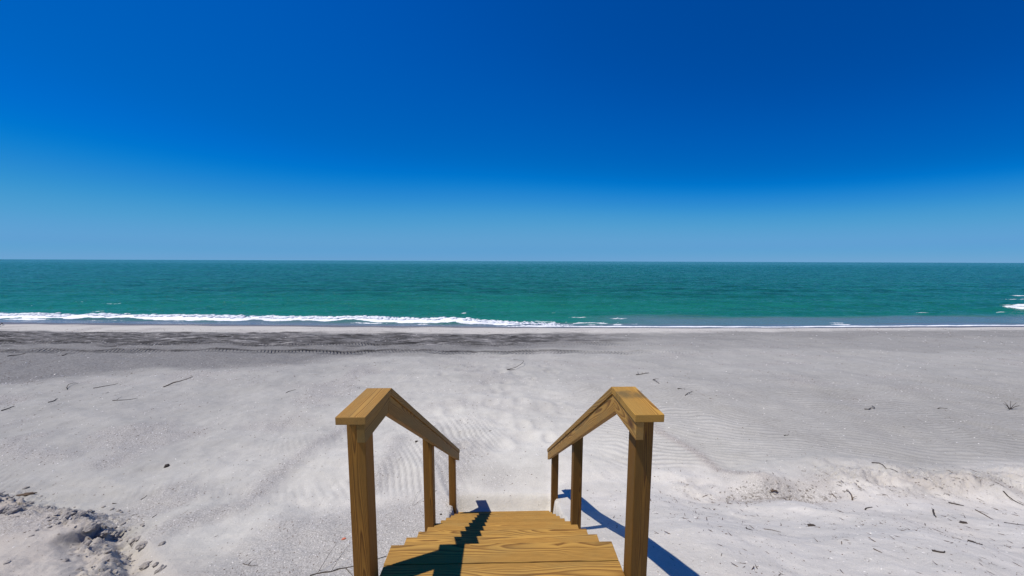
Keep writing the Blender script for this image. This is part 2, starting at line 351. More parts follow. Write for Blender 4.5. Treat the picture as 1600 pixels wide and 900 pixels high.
def build_sand():
    r = np.concatenate([-1.0 + np.linspace(0, 1, 30, endpoint=False)*1.6, [0]])[:30]
    ys = [-0.9]
    while ys[-1] < 24: ys.append(ys[-1] + max(.012, .0036*(ys[-1]+1.0)))
    ys = np.array([-80, -40, -20, -10, -6, -4, -2.8, -2, -1.4] + ys + [26, 30, 40, 60, 100, 200])
    u = np.linspace(-2.35, 2.35, 1100)
    s = np.array([2.6, 3, 4, 6, 10, 20, 60]); u = np.concatenate([-s[::-1], u, s])
    U, Y = np.meshgrid(u, ys)
    X = U*(np.maximum(Y, -.9)+2.2) 
    Z = terrain(X, Y)
    d = darkbelt(X, Y); g = greyzone(X, Y); sh = shells(X, Y)
    warm = sst(5.4, 3.2, Y + .8*noise(X*.6, Y*.9, 95))*sst(.4, 1.2, X)*.85 + .5*sst(4.9, 3.9, Y)*sst(-3.2, -1.0, X) 
    e, on = mound_mask(X, Y); _sc = np.array(sorted(SCARP)+[(4.2, 4.55), (7.5, 4.75)]); ysc = np.interp(X, _sc[:, 0], _sc[:, 1])
    warm = warm*sst(-.25, .05, ysc-Y) + 0
    e2 = shore(X) - Y + .25*noise(X*.4, Y*.4, 91)
    (ax, ay), (bx, by) = CRACK; L_ = math.hypot(bx-ax, by-ay); al = ((X-ax)*(bx-ax)+(Y-ay)*(by-ay))/L_/L_; cd = ((X-ax)*(by-ay)-(Y-ay)*(bx-ax))/L_
    tan = .85*on*sst(-.10, .08, e)*(.75+.25*noise(X*1.5, Y*1.5, 141)) + .0
    tan = np.maximum(tan, .5*sst(-2.6, -3.4, X)*sst(3.6, 2.8, Y+.4*noise(X, Y, 142)))
    tan = np.maximum(tan, .75*np.exp(-(seg_dist(X, Y, SCARP)/.09)**2))
    tan = np.maximum(tan, .45*np.exp(-((Y-4.15)/.30)**2)*sst(2.4, 3.2, X)*sst(-.2, .4, noise(X*1.4, Y*3, 143)))
    tan = np.maximum(tan, .35*sst(4.0, 6.0, X)*sst(4.2, 3.4, Y)*sst(-.1, .5, noise(X*.9, Y*1.8, 144)))
    tan = np.clip(tan, 0, 1)
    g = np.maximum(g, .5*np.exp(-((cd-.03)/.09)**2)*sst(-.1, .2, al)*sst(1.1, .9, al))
    g = np.maximum(g, .30*on*np.exp(-((e-.1)/.2)**2)*sst(-.2, .3, noise(X*6, Y*6, 96))); pass
    strip = sst(.7, 1.0, e2)*sst(-.25, .45, Y-DK_T(X)+.3*noise(X*.8, Y*2, 98)); warm = np.maximum(np.clip(warm, 0, 1), .55*strip)
    wet = sst(1.0, .7, e2)
    pale = np.exp(-(X/5.2)**2-((Y-4.0)/5.0)**2)+.10*noise(X*.5, Y*.9, 97)  # churned sand paler by the stairs, plus vignetting painted into the colour
    tv = np.zeros_like(X); tm = np.zeros_like(X)
    for k, T in enumerate(TRACK):
        v = Y-T(X)-.03*noise(X*.15, 0*X, 94+k); mk = sst(.33, .27, np.abs(v)); tm = np.maximum(tm, mk*(1-.35*k)*sst(9, 4, X)); tv = np.where(mk > 0, v, tv)
    tm = tm*(.4+.6*sst(-.3, .35, noise(X*.5, Y*.2, 93)+.12*noise(X*2, Y, 99)))
    rutdark = np.zeros_like(X)
    for k, T in enumerate(TRACK): rutdark = np.maximum(rutdark, np.exp(-((np.abs(Y-T(X)-.03*noise(X*.15, 0*X, 94+k))-.25)/.07)**2)*sst(5, -3, X)*1.3)
    rutdark = np.clip(rutdark, 0, 1); d = np.maximum(d, rutdark)
    me = np_mesh('beach_sand', np.stack([X, Y, Z], -1).reshape(-1, 3), grid_faces(*X.shape), True,
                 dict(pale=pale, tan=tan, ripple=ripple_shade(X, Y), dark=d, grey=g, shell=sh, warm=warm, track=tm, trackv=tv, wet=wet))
    return tag(link('beach_sand', me, sand_material()), kind='structure')
build_sand()

# ------------------------------------------------------------------ sea
def water_material():
    m, nt, b = new_mat('sea_water'); N = NT(nt)
    co = N.n('ShaderNodeTexCoord').outputs['Object']
    shal = N.attr('shallow'); foam = N.attr('foam'); green = N.attr('green')
    nz = lambda v, sc, det=5, r=.6: N.n('ShaderNodeTexNoise', None, Vector=v, Scale=sc, Detail=float(det), Roughness=r).outputs['Fac']
    st = N.n('ShaderNodeMapping', None, Vector=co, Scale=(.35, 1.0, 1.0))
    big = nz(st, .05, 5, .6)
    c = N.mix(N.ramp(big, [(.38, G(0)), (.62, G(1))]), (.007, .093, .079, 1), (.009, .114, .090, 1))
    stk = nz(N.n('ShaderNodeMapping', None, Vector=co, Scale=(.55, 1.0, 1.0)), .42, 6, .62)
    c = N.mix(1.0, c, N.ramp(stk, [(.38, G(.66)), (.5, G(.98)), (.62, G(1.32))]), 'MULTIPLY')
    c = N.mix(green, c, (.010, .150, .112, 1))
    c = N.mix(shal, c, (.13, .16, .22, 1))
    fn = nz(N.n('ShaderNodeMapping', None, Vector=co, Scale=(1.0, 1.6, 1.0)), 4.0, 8, .7)
    fm = N.ramp(N.math('ADD', N.math('MULTIPLY', foam, 1.25), N.math('MULTIPLY', N.math('SUBTRACT', fn, .5), 1.2)), [(.45, G(0)), (.62, G(1))])
    c = N.mix(fm, c, (.80, .82, .84, 1))
    nt.links.new(c, b.inputs['Base Color'])
    b.inputs['IOR'].default_value = 1.333
    b.inputs['Specular IOR Level'].default_value = .06
    nt.links.new(N.math('ADD', .16, N.math('MULTIPLY', fm, .6)), b.inputs['Roughness'])
    s2 = N.n('ShaderNodeMapping', None, Vector=co, Scale=(.45, 1.0, 1.0))
    h = N.math('MULTIPLY', nz(s2, 3.2, 4, .65), .14)
    h = N.math('ADD', h, N.math('MULTIPLY', nz(s2, .55, 5, .6), .75))
    h = N.math('MULTIPLY', h, N.math('SUBTRACT', 1.0, N.math('MULTIPLY', shal, .85)))
    bp = N.n('ShaderNodeBump', None, Height=h, Strength=1.0, Distance=1.0); nt.links.new(bp.outputs[0], b.inputs['Normal'])
    return m

BRK = lineY([(-900, 480), (0, 494), (200, 495.5), (400, 498), (600, 499.5), (700, 501.5), (800, 505), (900, 508.5), (1000, 511), (1600, 514)], .1)
def breaker(x, y):
    v = y - BRK(x); a = sst(4.5, -2.5, x)
    return v, a
def sea_level(x, y):
    off = y - shore(x)
    amp = sst(0.1, 6, off)
    z = .05*noise(x*.10+y*.02, y*.38, 101) + .045*noise(x*.28, y*.9, 102) + .05*noise(x*.8, y*2.2, 103) + .03*noise(x*1.7, y*4.0, 108)
    roll = .07*np.sin(2*np.pi*(y+1.2*noise(x*.05, y*.05, 104))/7.5)*sst(2, 7, off)*sst(60, 20, off)
    far = 1+sst(40, 200, off)*1.0
    z = z*far + roll
    v, a = breaker(x, y)
    w = .6+.4*noise(x*.4, y*.1, 105)
    hump = a*.30*w*np.exp(-(np.where(v > 0, v/1.3, v/.45))**2)
    right = np.exp(-((x-47)/4)**2)
    rr = .35*right*np.exp(-((y-26.5-.5*noise(x*.3, 0*x, 106))/.8)**2)
    return .012*noise(x*1.2, y*1.2, 107) + z*amp + hump + rr + .012 - .04*sst(0, -1.2, off)
def foam_amt(x, y):
    off = y - shore(x)
    v, a = breaker(x, y)
    v = v + .22*noise(x*.5, y*.3, 111) + .08*noise(x*2, y*2, 112)
    f = a*sst(-.60, -.35, v)*sst(.85, .35, v)*(.86+.3*noise(x*.9, y*1.5, 119))
    f = np.maximum(f, .62*a*sst(-1.5, -.6, v)*sst(.2, -.4, v)*sst(-.1, .5, noise(x*.35, y*2.2, 113)))
    e = off + .10*noise(x*.6, 0*x, 114) 
    edge = sst(-.12, .0, e)*sst(.30, .12, e)*(.62+.38*sst(-.2, .3, noise(x*.22, 0*x+3.3, 115)))*(.3+.7*sst(-3, 3, x))
    f = np.maximum(f, edge*1.0)
    mid = sst(-3, 2, x)*sst(13, 7, x)*sst(.2, .6, off)*sst(3.2, 1.2, off)*(.30+.35*noise(x*1.1, y*2.5, 116))
    f = np.maximum(f, mid)
    # broken water by the point on the far right
    for (cx, cyy, rx, ry, s_) in POINT:
        f = np.maximum(f, s_*np.exp(-((x-cx)/rx)**2-((y-cyy-.4*noise(x*.4, 0*x, 117))/ry)**2))
    for (px, py, rx) in WHITECAPS:
        f = np.maximum(f, .52*np.exp(-((x-px)/rx)**2-((y-py-.1*noise(x*2, 0*x, 118))/.16)**2))
    return f
POINT = [tuple(on_plane(a, b, .1)[:2]) + q for a, b, q in ((1610, 483.5, (2.2, .45, .95)), (1612, 475, (3.2, .4, .95)), (1585, 467, (2.2, .3, .6)), (1660, 480, (5, .9, .9)), (1650, 466, (5, 1.0, .8)), (1308, 504, (.8, .12, .9)), (1600, 461, (2.5, .4, .6)))]
WHITECAPS = [tuple(on_plane(a, b, .05)[:2]) + (r,) for a, b, r in ((123, 471, .5), (57, 467, .4), (50, 476, .25), (170, 474, 1.0), (183, 474, .6), (245, 481, .6), (155, 486, .8), (725, 490, .5), (860, 489, .7), (905, 495, 1.2), (965, 497, 1.2), (1310, 504, .9), (1440, 488, .9), (1563, 487, .7), (640, 468, .4), (1250, 470, .5))]
def build_sea():
    rows = []; off = -1.4
    while off < 420: rows.append(off); off += max(.045, .0042*(off+16))
    rows = np.array(rows + [500, 700, 1000, 1800, 4000, 10000, 30000, 80000])
    u = np.linspace(-2.2, 2.2, 620); s = np.array([2.5, 3, 4, 7]); u = np.concatenate([-s[::-1], u, s])
    U, O = np.meshgrid(u, rows)
    X = U*(O+22.0); Y = O + shore(X)*sst(300, 60, O) + 20*sst(60, 300, O)
    Z = np.where(O < 430, sea_level(X, Y), 0)
    off = Y - shore(X)
    shal = sst(1.6, .3, off + .5*noise(X*.3, Y*.8, 121))*.85
    rt = sst(4, 12, X)*sst(4.5, 2.6, off+.8*noise(X*.12, Y*.4, 123)); shal = np.maximum(shal, .62*rt)
    shal = np.maximum(shal, .35*sst(3.0, 1.0, off-1.0+.7*noise(X*.2, Y*.8, 124))*sst(-2, -8, X))
    green = sst(26, 8, off)*(.65+.35*sst(-.25, .35, noise(X*.07, Y*.35, 122)))*(1-.35*sst(6, 30, X))
    foam = np.where(O < 100, foam_amt(X, Y), 0)
    me = np_mesh('sea', np.stack([X, Y, Z], -1).reshape(-1, 3), grid_faces(*X.shape), True, dict(shallow=shal, foam=foam, green=green))
    return tag(link('sea_water', me, water_material()), kind='structure')
build_sea()

# froth of the breaking wave: torn lumps standing on its crest
def foam_mat():
    m, nt, b = new_mat('sea_foam'); N = NT(nt)
    co = N.n('ShaderNodeTexCoord').outputs['Object']
    n = N.n('ShaderNodeTexNoise', None, Vector=co, Scale=9.0, Detail=6.0, Roughness=.7).outputs['Fac']
    nt.links.new(N.ramp(n, [(.3, (.62, .68, .72)), (.6, (.84, .85, .86))]), b.inputs['Base Color'])
    b.inputs['Roughness'].default_value = .7
    bp = N.n('ShaderNodeBump', None, Height=n, Strength=.6, Distance=.08); nt.links.new(bp.outputs[0], b.inputs['Normal'])
    return m
def blob_template(seed, sub=1):
    bm = bmesh.new(); bmesh.ops.create_icosphere(bm, subdivisions=sub, radius=1)
    r = random.Random(seed)
    V = []
    for v in bm.verts:
        k = 1 + r.uniform(-.28, .28); V.append([v.co.x*k, v.co.y*k, v.co.z*k])
    F = [[l.index for l in f.verts] for f in bm.faces]; bm.free()
    return np.array(V), np.array(F)
TEMPL = [blob_template(i) for i in range(6)]
ICO0 = None
def scatter_mesh(name, items, templ, smooth=False):
    """items: (x,y,z,sx,sy,sz,rot,k)"""
    VV, FF = [], []; o = 0
    for x, y, z, a, b_, c, r, k in items:
        V, F = templ[k % len(templ)]; cs, sn = math.cos(r), math.sin(r)
        px, py, pz = V[:, 0]*a, V[:, 1]*b_, V[:, 2]*c
        VV.append(np.stack([x+px*cs-py*sn, y+px*sn+py*cs, z+pz], 1)); FF.append(F+o); o += len(V)
    return np_mesh(name, np.concatenate(VV), np.concatenate(FF), smooth)
def build_foam():
    n = 5200; x = RNG.uniform(-48, 4.5, n); dv = np.abs(RNG.normal(0, .42, n))-.12
    it = []
    keep = noise(x*.5, x*0, 131) + .5*noise(x*2.0, x*0+5, 132)
    for i in range(n):
        if RNG.random() > .55 + keep[i]*1.1: continue
        y = float(BRK(x[i])) + dv[i]
        a = float(sst(4.5, -1.5, x[i])); s = RNG.uniform(.03, .12)*(.35+.65*a)
        it.append((x[i], y, float(sea_level(x[i], y))+s*.15, s*1.9, s*1.1, s*.6, RNG.uniform(-.4, .4), i))
    me = scatter_mesh('foam', it, TEMPL, True)
    tag(link('sea_foam', me, foam_mat()), label='white froth along the crest of the small breaking wave', cat='sea foam', kind='stuff')
build_foam()

# ------------------------------------------------------------------ timber
def wood_material(name, tint=(1, 1, 1), green=0.25, stain=None):
    m, nt, b = new_mat(name); N = NT(nt)
    co = N.n('ShaderNodeTexCoord').outputs['Object']
    rnd = N.n('ShaderNodeObjectInfo').outputs['Random']
    r2 = N.math('FRACT', N.math('MULTIPLY', rnd, 37.17)); r3 = N.math('FRACT', N.math('MULTIPLY', rnd, 91.7))
    off = N.n('ShaderNodeCombineXYZ', None, X=N.math('MULTIPLY', rnd, 40.0), Y=N.math('MULTIPLY', r2, 11.0), Z=N.math('MULTIPLY', r3, 7.0))
    p = N.n('ShaderNodeVectorMath', {'operation': 'ADD'}, _0=co, _1=off).outputs[0]
    # knots: sparse cells
    kmap = N.n('ShaderNodeMapping', None, Vector=p, Scale=(2.1, 5.0, 5.0))
    vor = N.n('ShaderNodeTexVoronoi', {'feature': 'F1'}, Vector=kmap, Scale=1.0, Randomness=1.0)
    kd = vor.outputs['Distance']
    kcol = N.n('ShaderNodeSeparateColor', None, Color=vor.outputs['Color']).outputs[0]
    ksel = N.math('GREATER_THAN', kcol, .58)
    knot = N.math('MULTIPLY', ksel, N.ramp(kd, [(.06, G(1)), (.13, G(0))]))
    kwarp = N.math('MULTIPLY', ksel, N.ramp(kd, [(.0, G(1)), (.42, G(0))]))
    # rings around a pith that lies outside the board
    sep = N.n('ShaderNodeSeparateXYZ', None, Vector=co)
    lowm = N.n('ShaderNodeMapping', None, Vector=p, Scale=(.9, 5.0, 5.0))
    low = N.n('ShaderNodeTexNoise', None, Vector=lowm, Scale=.75, Detail=2.0, Roughness=.5)
    lc = N.n('ShaderNodeSeparateColor', None, Color=low.outputs['Color'])
    yy = N.math('ADD', sep.outputs[1], N.math('MULTIPLY', N.math('SUBTRACT', r2, .5), .12))
    yy = N.math('ADD', yy, N.math('MULTIPLY', N.math('SUBTRACT', lc.outputs[0], .5), .085))
    zz = N.math('ADD', sep.outputs[2], N.math('ADD', .035, N.math('MULTIPLY', r3, .05)))
    zz = N.math('ADD', zz, N.math('MULTIPLY', N.math('SUBTRACT', lc.outputs[1], .5), .09))
    rr = N.math('SQRT', N.math('ADD', N.math('MULTIPLY', yy, yy), N.math('MULTIPLY', zz, zz)))
    rr = N.math('ADD', rr, N.math('MULTIPLY', kwarp, .016))
    fine = N.n('ShaderNodeTexNoise', None, Vector=N.n('ShaderNodeMapping', None, Vector=p, Scale=(4, 60, 60)), Scale=1.0, Detail=4.0, Roughness=.6).outputs['Fac']
    rr = N.math('ADD', rr, N.math('MULTIPLY', fine, .0022))
    ring = N.math('FRACT', N.math('MULTIPLY', rr, 215.0))
    band = N.ramp(ring, [(.0, G(0)), (.45, G(.25)), (.86, G(1)), (.97, G(.15)), (1.0, G(0))])
    T = lambda c: (c[0]*tint[0], c[1]*tint[1], c[2]*tint[2], 1)
    early = T((.445, .256, .062)); late = T((.135, .056, .012))
    c = N.mix(N.math('MULTIPLY', band, .88), early, late)
    pores = N.n('ShaderNodeTexNoise', None, Vector=N.n('ShaderNodeMapping', None, Vector=p, Scale=(9, 300, 300)), Scale=1.0, Detail=3.0, Roughness=.6).outputs['Fac']
    c = N.mix(1.0, c, N.ramp(pores, [(.32, G(.80)), (.6, G(1.06))]), 'MULTIPLY')
    blot = N.n('ShaderNodeTexNoise', None, Vector=N.n('ShaderNodeMapping', None, Vector=p, Scale=(1.5, 6, 6)), Scale=1.5, Detail=5.0, Roughness=.6).outputs['Fac']
    c = N.mix(N.math('MULTIPLY', N.ramp(blot, [(.45, G(0)), (.72, G(1))]), green), c, T((.235, .200, .085)))
    c = N.mix(1.0, c, N.mix(rnd, (.88, .87, .84, 1), (1.08, 1.05, 1.02, 1)), 'MULTIPLY')
    c = N.mix(N.math('MULTIPLY', knot, .85), c, (.085, .035, .014, 1))
    if stain is not None:
        sv = N.math('DIVIDE', N.math('SUBTRACT', sep.outputs[0], stain[0]), stain[1])
        sm = N.math('SUBTRACT', 1.0, N.math('MULTIPLY', sv, sv))
        sn = N.n('ShaderNodeTexNoise', None, Vector=N.n('ShaderNodeMapping', None, Vector=p, Scale=(14, 14, 14)), Scale=1.0, Detail=6.0, Roughness=.7).outputs['Fac']
        sm = N.ramp(N.math('ADD', N.math('MULTIPLY', sm, .5), sn), [(.72, G(0)), (1.0, G(1))])
        c = N.mix(N.math('MULTIPLY', sm, .6), c, (.07, .065, .035, 1))
    nt.links.new(c, b.inputs['Base Color'])
    b.inputs['Roughness'].default_value = .72; b.inputs['Specular IOR Level'].default_value = .25
    h = N.math('SUBTRACT', N.math('MULTIPLY', pores, .0006), N.math('MULTIPLY', band, .0007))
    h = N.math('SUBTRACT', h, N.math('MULTIPLY', knot, .002))
    bp = N.n('ShaderNodeBump', None, Height=h, Strength=.8, Distance=1.0); nt.links.new(bp.outputs[0], b.inputs['Normal'])
    return m
WOOD = wood_material('pine_boards', (1.0, 1.0, .95), .25)
WOODP = wood_material('pine_posts', (.88, .72, .46), .35)
WOODQ = wood_material('pine_posts_dark', (.52, .44, .28), .45)
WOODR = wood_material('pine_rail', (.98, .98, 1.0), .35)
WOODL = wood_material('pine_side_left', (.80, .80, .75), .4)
WOODS = wood_material('pine_stained', (1.06, 1.06, .90), .2, stain=(.055, .075))

ROOT = bpy.data.objects.new('wooden_stairs', None); COL.objects.link(ROOT); ROOT.location = (0, Y0, ZD)
tag(ROOT, 'wooden beach stairs of yellow pine with two handrails leading down to the sand', 'stairs')

def solid(name, V, F, ex, ez, mat, parent=ROOT, bevel=.0035, label=None):
    """V world points, F faces; local x along ex (grain), z along ez"""
    ex = Vector(ex).normalized(); ez = Vector(ez).normalized(); ey = ez.cross(ex).normalized()
    V = [Vector(v) for v in V]; c = sum(V, Vector())/len(V)
    bm = bmesh.new()
    bv = [bm.verts.new(((v-c).dot(ex), (v-c).dot(ey), (v-c).dot(ez))) for v in V]
    for f in F: bm.faces.new([bv[i] for i in f])
    bmesh.ops.recalc_face_normals(bm, faces=bm.faces)
    if bevel: bmesh.ops.bevel(bm, geom=list(bm.edges), offset=bevel, segments=2, profile=.6, affect='EDGES')
    me = bpy.data.meshes.new(name); bm.to_mesh(me); bm.free()
    o = link(name, me, mat, parent)
    mm = Matrix.Identity(4)
    for i in range(3): mm[i][0] = ex[i]; mm[i][1] = ey[i]; mm[i][2] = ez[i]; mm[i][3] = c[i]
    pl = parent.matrix_world.translation if parent is None else Vector((0, Y0, ZD))
    mm.translation = c - pl
    o.matrix_local = mm
    if label: o['label'] = label
    return o
BOXF = [(0, 1, 2, 3), (7, 6, 5, 4), (0, 4, 5, 1), (1, 5, 6, 2), (2, 6, 7, 3), (3, 7, 4, 0)]
def box(name, x0, x1, y0, y1, z0, z1, ex, ez, mat, **k):
    V = [(x0, y0, z0), (x1, y0, z0), (x1, y1, z0), (x0, y1, z0), (x0, y0, z1), (x1, y0, z1), (x1, y1, z1), (x0, y1, z1)]
    return solid(name, V, BOXF, ex, ez, mat, **k)
def prism(name, yz, x0, x1, ex, ez, mat, **k):
    n = len(yz); V = [(x0, y, z) for y, z in yz] + [(x1, y, z) for y, z in yz]
    F = [tuple(range(n)), tuple(range(2*n-1, n-1, -1))] + [(i, (i+1) % n, n+(i+1) % n, n+i) for i in range(n)]
    return solid(name, V, F, ex, ez, mat, **k)

def simple_mat(name, col, rough=.6, metal=0.0, sc=40.0):
    m, nt, b = new_mat(name); N = NT(nt)
    co = N.n('ShaderNodeTexCoord').outputs['Object']
    n = N.n('ShaderNodeTexNoise', None, Vector=co, Scale=sc, Detail=4.0, Roughness=.6).outputs['Fac']
    nt.links.new(N.ramp(n, [(.3, tuple(c*.65 for c in col)), (.7, tuple(min(1, c*1.25) for c in col))]), b.inputs['Base Color'])
    b.inputs['Roughness'].default_value = rough; b.inputs['Metallic'].default_value = metal
    return m
SCREW = simple_mat('screw_steel', (.12, .09, .06), .5, .6)
bm = bmesh.new(); bmesh.ops.create_cone(bm, cap_ends=True, segments=10, radius1=.0055, radius2=.0055, depth=.003)
screw_me = bpy.data.meshes.new('screw'); bm.to_mesh(screw_me); bm.free(); screw_me.materials.append(SCREW)
def screws(board, pts):
    inv = (Matrix.Translation((0, Y0, ZD)) @ board.matrix_local).inverted()
    rot = board.matrix_local.to_3x3().inverted()
    for p in pts:
        o = bpy.data.objects.new('screw', screw_me); COL.objects.link(o); o.parent = board
        mm = rot.to_4x4(); mm.translation = inv @ Vector(p); o.matrix_local = mm

# landing boards (the first ones are in view, the rest carry the viewer)
edges = [Y0, Y0-.122]
while edges[-1] > -1.3: edges.append(edges[-1]-.144)
for i in range(len(edges)-1):
    y1, y0 = edges[i], edges[i+1]+.0045; jit = .003*math.sin(i*2.1)
    ridge = .0012*math.sin(i*3.3)
    o = box('deck_board', -WT+jit, WT+jit*.5, y0, y1, ZD-.038+ridge, ZD+ridge, (1, 0, 0), (0, 0, 1), WOOD)
    if i < 4: screws(o, [(s*(WT-.035), y0+(y1-y0)*q, ZD+ridge+.0003) for s in (-1, 1) for q in (.25, .75)] + [(.01, y0+(y1-y0)*q, ZD+ridge+.0003) for q in (.25, .75)])
for n in range(1, NST+1):
    yf = Y0+n*RUN; z = ZD-n*RISE
    for k in range(2):
        y1 = yf-k*.1365; y0 = y1-.1325; jit = random.uniform(-.004, .004)
        o = box('tread_board', -WT+jit, WT+jit, y0, y1, z-.038, z, (1, 0, 0), (0, 0, 1), WOOD)
        if k == 0: screws(o, [(s*(WT-.035), y0+.137*q, z+.0003) for s in (-1, 1) for q in (.3, .7)] + [(.01, y0+.1, z+.0003)])
# sawn stringers under the treads
for xs in (-.62, -.02, .582):
    yz = [(Y0-.30, ZD-.0395), (Y0-.004, ZD-.0395)]
    for n in range(1, NST+1):
        z = ZD-n*RISE-.0395; yz += [(Y0+(n-1)*RUN-.004, z), (Y0+n*RUN-.01, z)]
    yz += [(Y0+NST*RUN-.01, ZD-(NST+1)*RISE-.06), (Y0+NST*RUN-.35, ZD-(NST+1)*RISE-.06), (Y0-.30, ZD-.34)]
    yy = [yz[0]]
    prism('stringer', yz, xs, xs+.038, (0, 1, -SLOPE), (1, 0, 0), WOOD, bevel=0)
for xs in (-.64, .602): box('joist', xs, xs+.038, -1.2, Y0-.31, ZD-.225, ZD-.0395, (0, 1, 0), (1, 0, 0), WOOD)
for sx in (-1, 1):
    box('deck_post', sx*.60-.044, sx*.60+.044, -1.1, -1.011, 1.6, ZD-.226, (0, 0, 1), (0, 1, 0), WOODP)

# hand rails
th = math.atan(SLOPE); tb = math.tan(th/2)
def zcap(y): return CZ if y < YK else CZ-(y-YK)*SLOPE
for sx in (-1, 1):
    ye = YE + (.0 if sx < 0 else .03); yk = YK
    xi, xo = sx*.6347, sx*.7757; bi, bo = sx*.6425, sx*.6808; pi, po = sx*.6823, sx*.7713
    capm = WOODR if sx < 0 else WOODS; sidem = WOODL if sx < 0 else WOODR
    up = (0, 0, 1); dn = (0, math.cos(th), -math.sin(th)); nrm = (0, math.sin(th), math.cos(th))
    t = .038; g = .0015
    prism('cap_rail', [(YC, CZ), (yk-.0008, CZ), (yk-.0008-t*tb, CZ-t), (YC, CZ-t)], min(xi, xo), max(xi, xo), (0, 1, 0), up, capm, bevel=.003)
    # vertical thickness of a sloped board
    tv = t/math.cos(th); bv = .089/math.cos(th)
    z = lambda y, o: CZ-(y-yk)*SLOPE-o/math.cos(th)
    prism('cap_rail', [(yk+.0008, CZ-.0004), (ye, z(ye, 0)), (ye, z(ye, t)), (yk-t*tb+.0008, CZ-t)], min(xi, xo), max(xi, xo), dn, nrm, WOODR, bevel=.003)
    a, c_ = t+g, t+g+.089
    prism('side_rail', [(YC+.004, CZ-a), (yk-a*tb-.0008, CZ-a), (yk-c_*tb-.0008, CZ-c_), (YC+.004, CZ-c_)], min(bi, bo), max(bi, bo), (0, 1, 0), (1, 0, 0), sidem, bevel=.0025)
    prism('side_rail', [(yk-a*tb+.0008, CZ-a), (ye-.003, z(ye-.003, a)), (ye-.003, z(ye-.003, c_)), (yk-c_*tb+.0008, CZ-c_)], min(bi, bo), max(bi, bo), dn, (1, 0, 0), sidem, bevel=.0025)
    for (y0, zb) in ((1.438, 1.55), (2.7375, .75), (3.965, .35)):
        y1 = y0+.089
        if y0 < YK: tops = [(y0, CZ-t-g), (y1, CZ-t-g)]
        else: tops = [(y0, z(y0, t+g)), (y1, z(y1, t+g))]
        lean = .0
        o = prism('post', [(y0, zb), tops[0], tops[1], (y1, zb)], min(pi, po), max(pi, po), (0, 0, 1), (0, 1, 0), WOODP if sx < 0 else WOODQ, bevel=.004)
    # screws in the cap
cap_sc = [(-.70, 1.43), (-.73, 1.50), (.70, 1.42), (.715, 1.50), (.70, 1.55), (.665, 1.44)]
for o in [o for o in ROOT.children if o.name.startswith('cap_rail')]:
    ml = o.matrix_local.translation
    if abs(ml.y + Y0 - 1.5) < .1: screws(o, [(x, y, CZ+.0003) for x, y in cap_sc if x*ml.x > 0])

# ------------------------------------------------------------------ things lying on the sand
TW = [simple_mat('bark_dark', (.045, .034, .026), .9, 0, 60), simple_mat('bark_brown', (.11, .075, .05), .9, 0, 60), simple_mat('bark_grey', (.17, .15, .13), .9, 0, 60)]
def tube(P, rad, seg=6):
    bm = bmesh.new(); rings = []
    for i, p in enumerate(P):
        p = Vector(p); d = (Vector(P[min(i+1, len(P)-1)])-Vector(P[max(i-1, 0)])).normalized()
        a = d.cross(Vector((0, 0, 1)));  a = a.normalized() if a.length > 1e-4 else Vector((1, 0, 0)); b_ = a.cross(d)
        r = rad*(1-.55*i/(len(P)-1))*random.uniform(.8, 1.15)
        rings.append([bm.verts.new(p+a*r*math.cos(2*math.pi*k/seg)+b_*r*math.sin(2*math.pi*k/seg)) for k in range(seg)])
    for A, B in zip(rings, rings[1:]):
        for k in range(seg): bm.faces.new([A[k], A[(k+1) % seg], B[(k+1) % seg], B[k]])
    bm.faces.new(rings[0][::-1]); bm.faces.new(rings[-1])
    return bm
def twig(p0, p1, rad, label, cat='twig', mat=0, bend=.06, lift=.0, n=7, group=None, name='twig', forks=0):
    A, B = at(*p0), at(*p1); L = np.linalg.norm(B-A)
    per = np.array([-(B-A)[1], (B-A)[0], 0])/max(L, 1e-4)
    P = []
    rs = random.Random(int(p0[0]*7+p0[1]*13)); bd = bend*L*rs.choice([-1, 1])
    for i in range(n):
        t = i/(n-1); q = A+(B-A)*t + per*(bd*math.sin(math.pi*t) + rs.uniform(-.02, .02)*L)
        q[2] = float(terrain(q[0], q[1])) + rad*.7 + lift*math.sin(math.pi*t)
        P.append(q)
    rad *= .8
    base = Vector(P[0]); bm = tube([Vector(p)-base for p in P], rad)
    me = bpy.data.meshes.new(name); bm.to_mesh(me); bm.free()
    for f in me.polygons: f.use_smooth = True
    o = link(name, me, TW[mat]); o.location = base; tag(o, label, cat, group)
    for k in range(forks):
        i = 1+k*2 % (n-2); q = Vector(P[i])-base; dirv = (per*rs.choice([-1, 1])*.35*L + (B-A)*.2)
        e = q+Vector(dirv)*rs.uniform(.6, 1); e.z = q.z + .3*L*rs.random()*.5+.01
        b2 = tube([q, (q+e)/2+Vector((0, 0, .01)), e], rad*.55); m2 = bpy.data.meshes.new('side_shoot'); b2.to_mesh(m2); b2.free()
        link('side_shoot', m2, TW[mat], o)
    return o

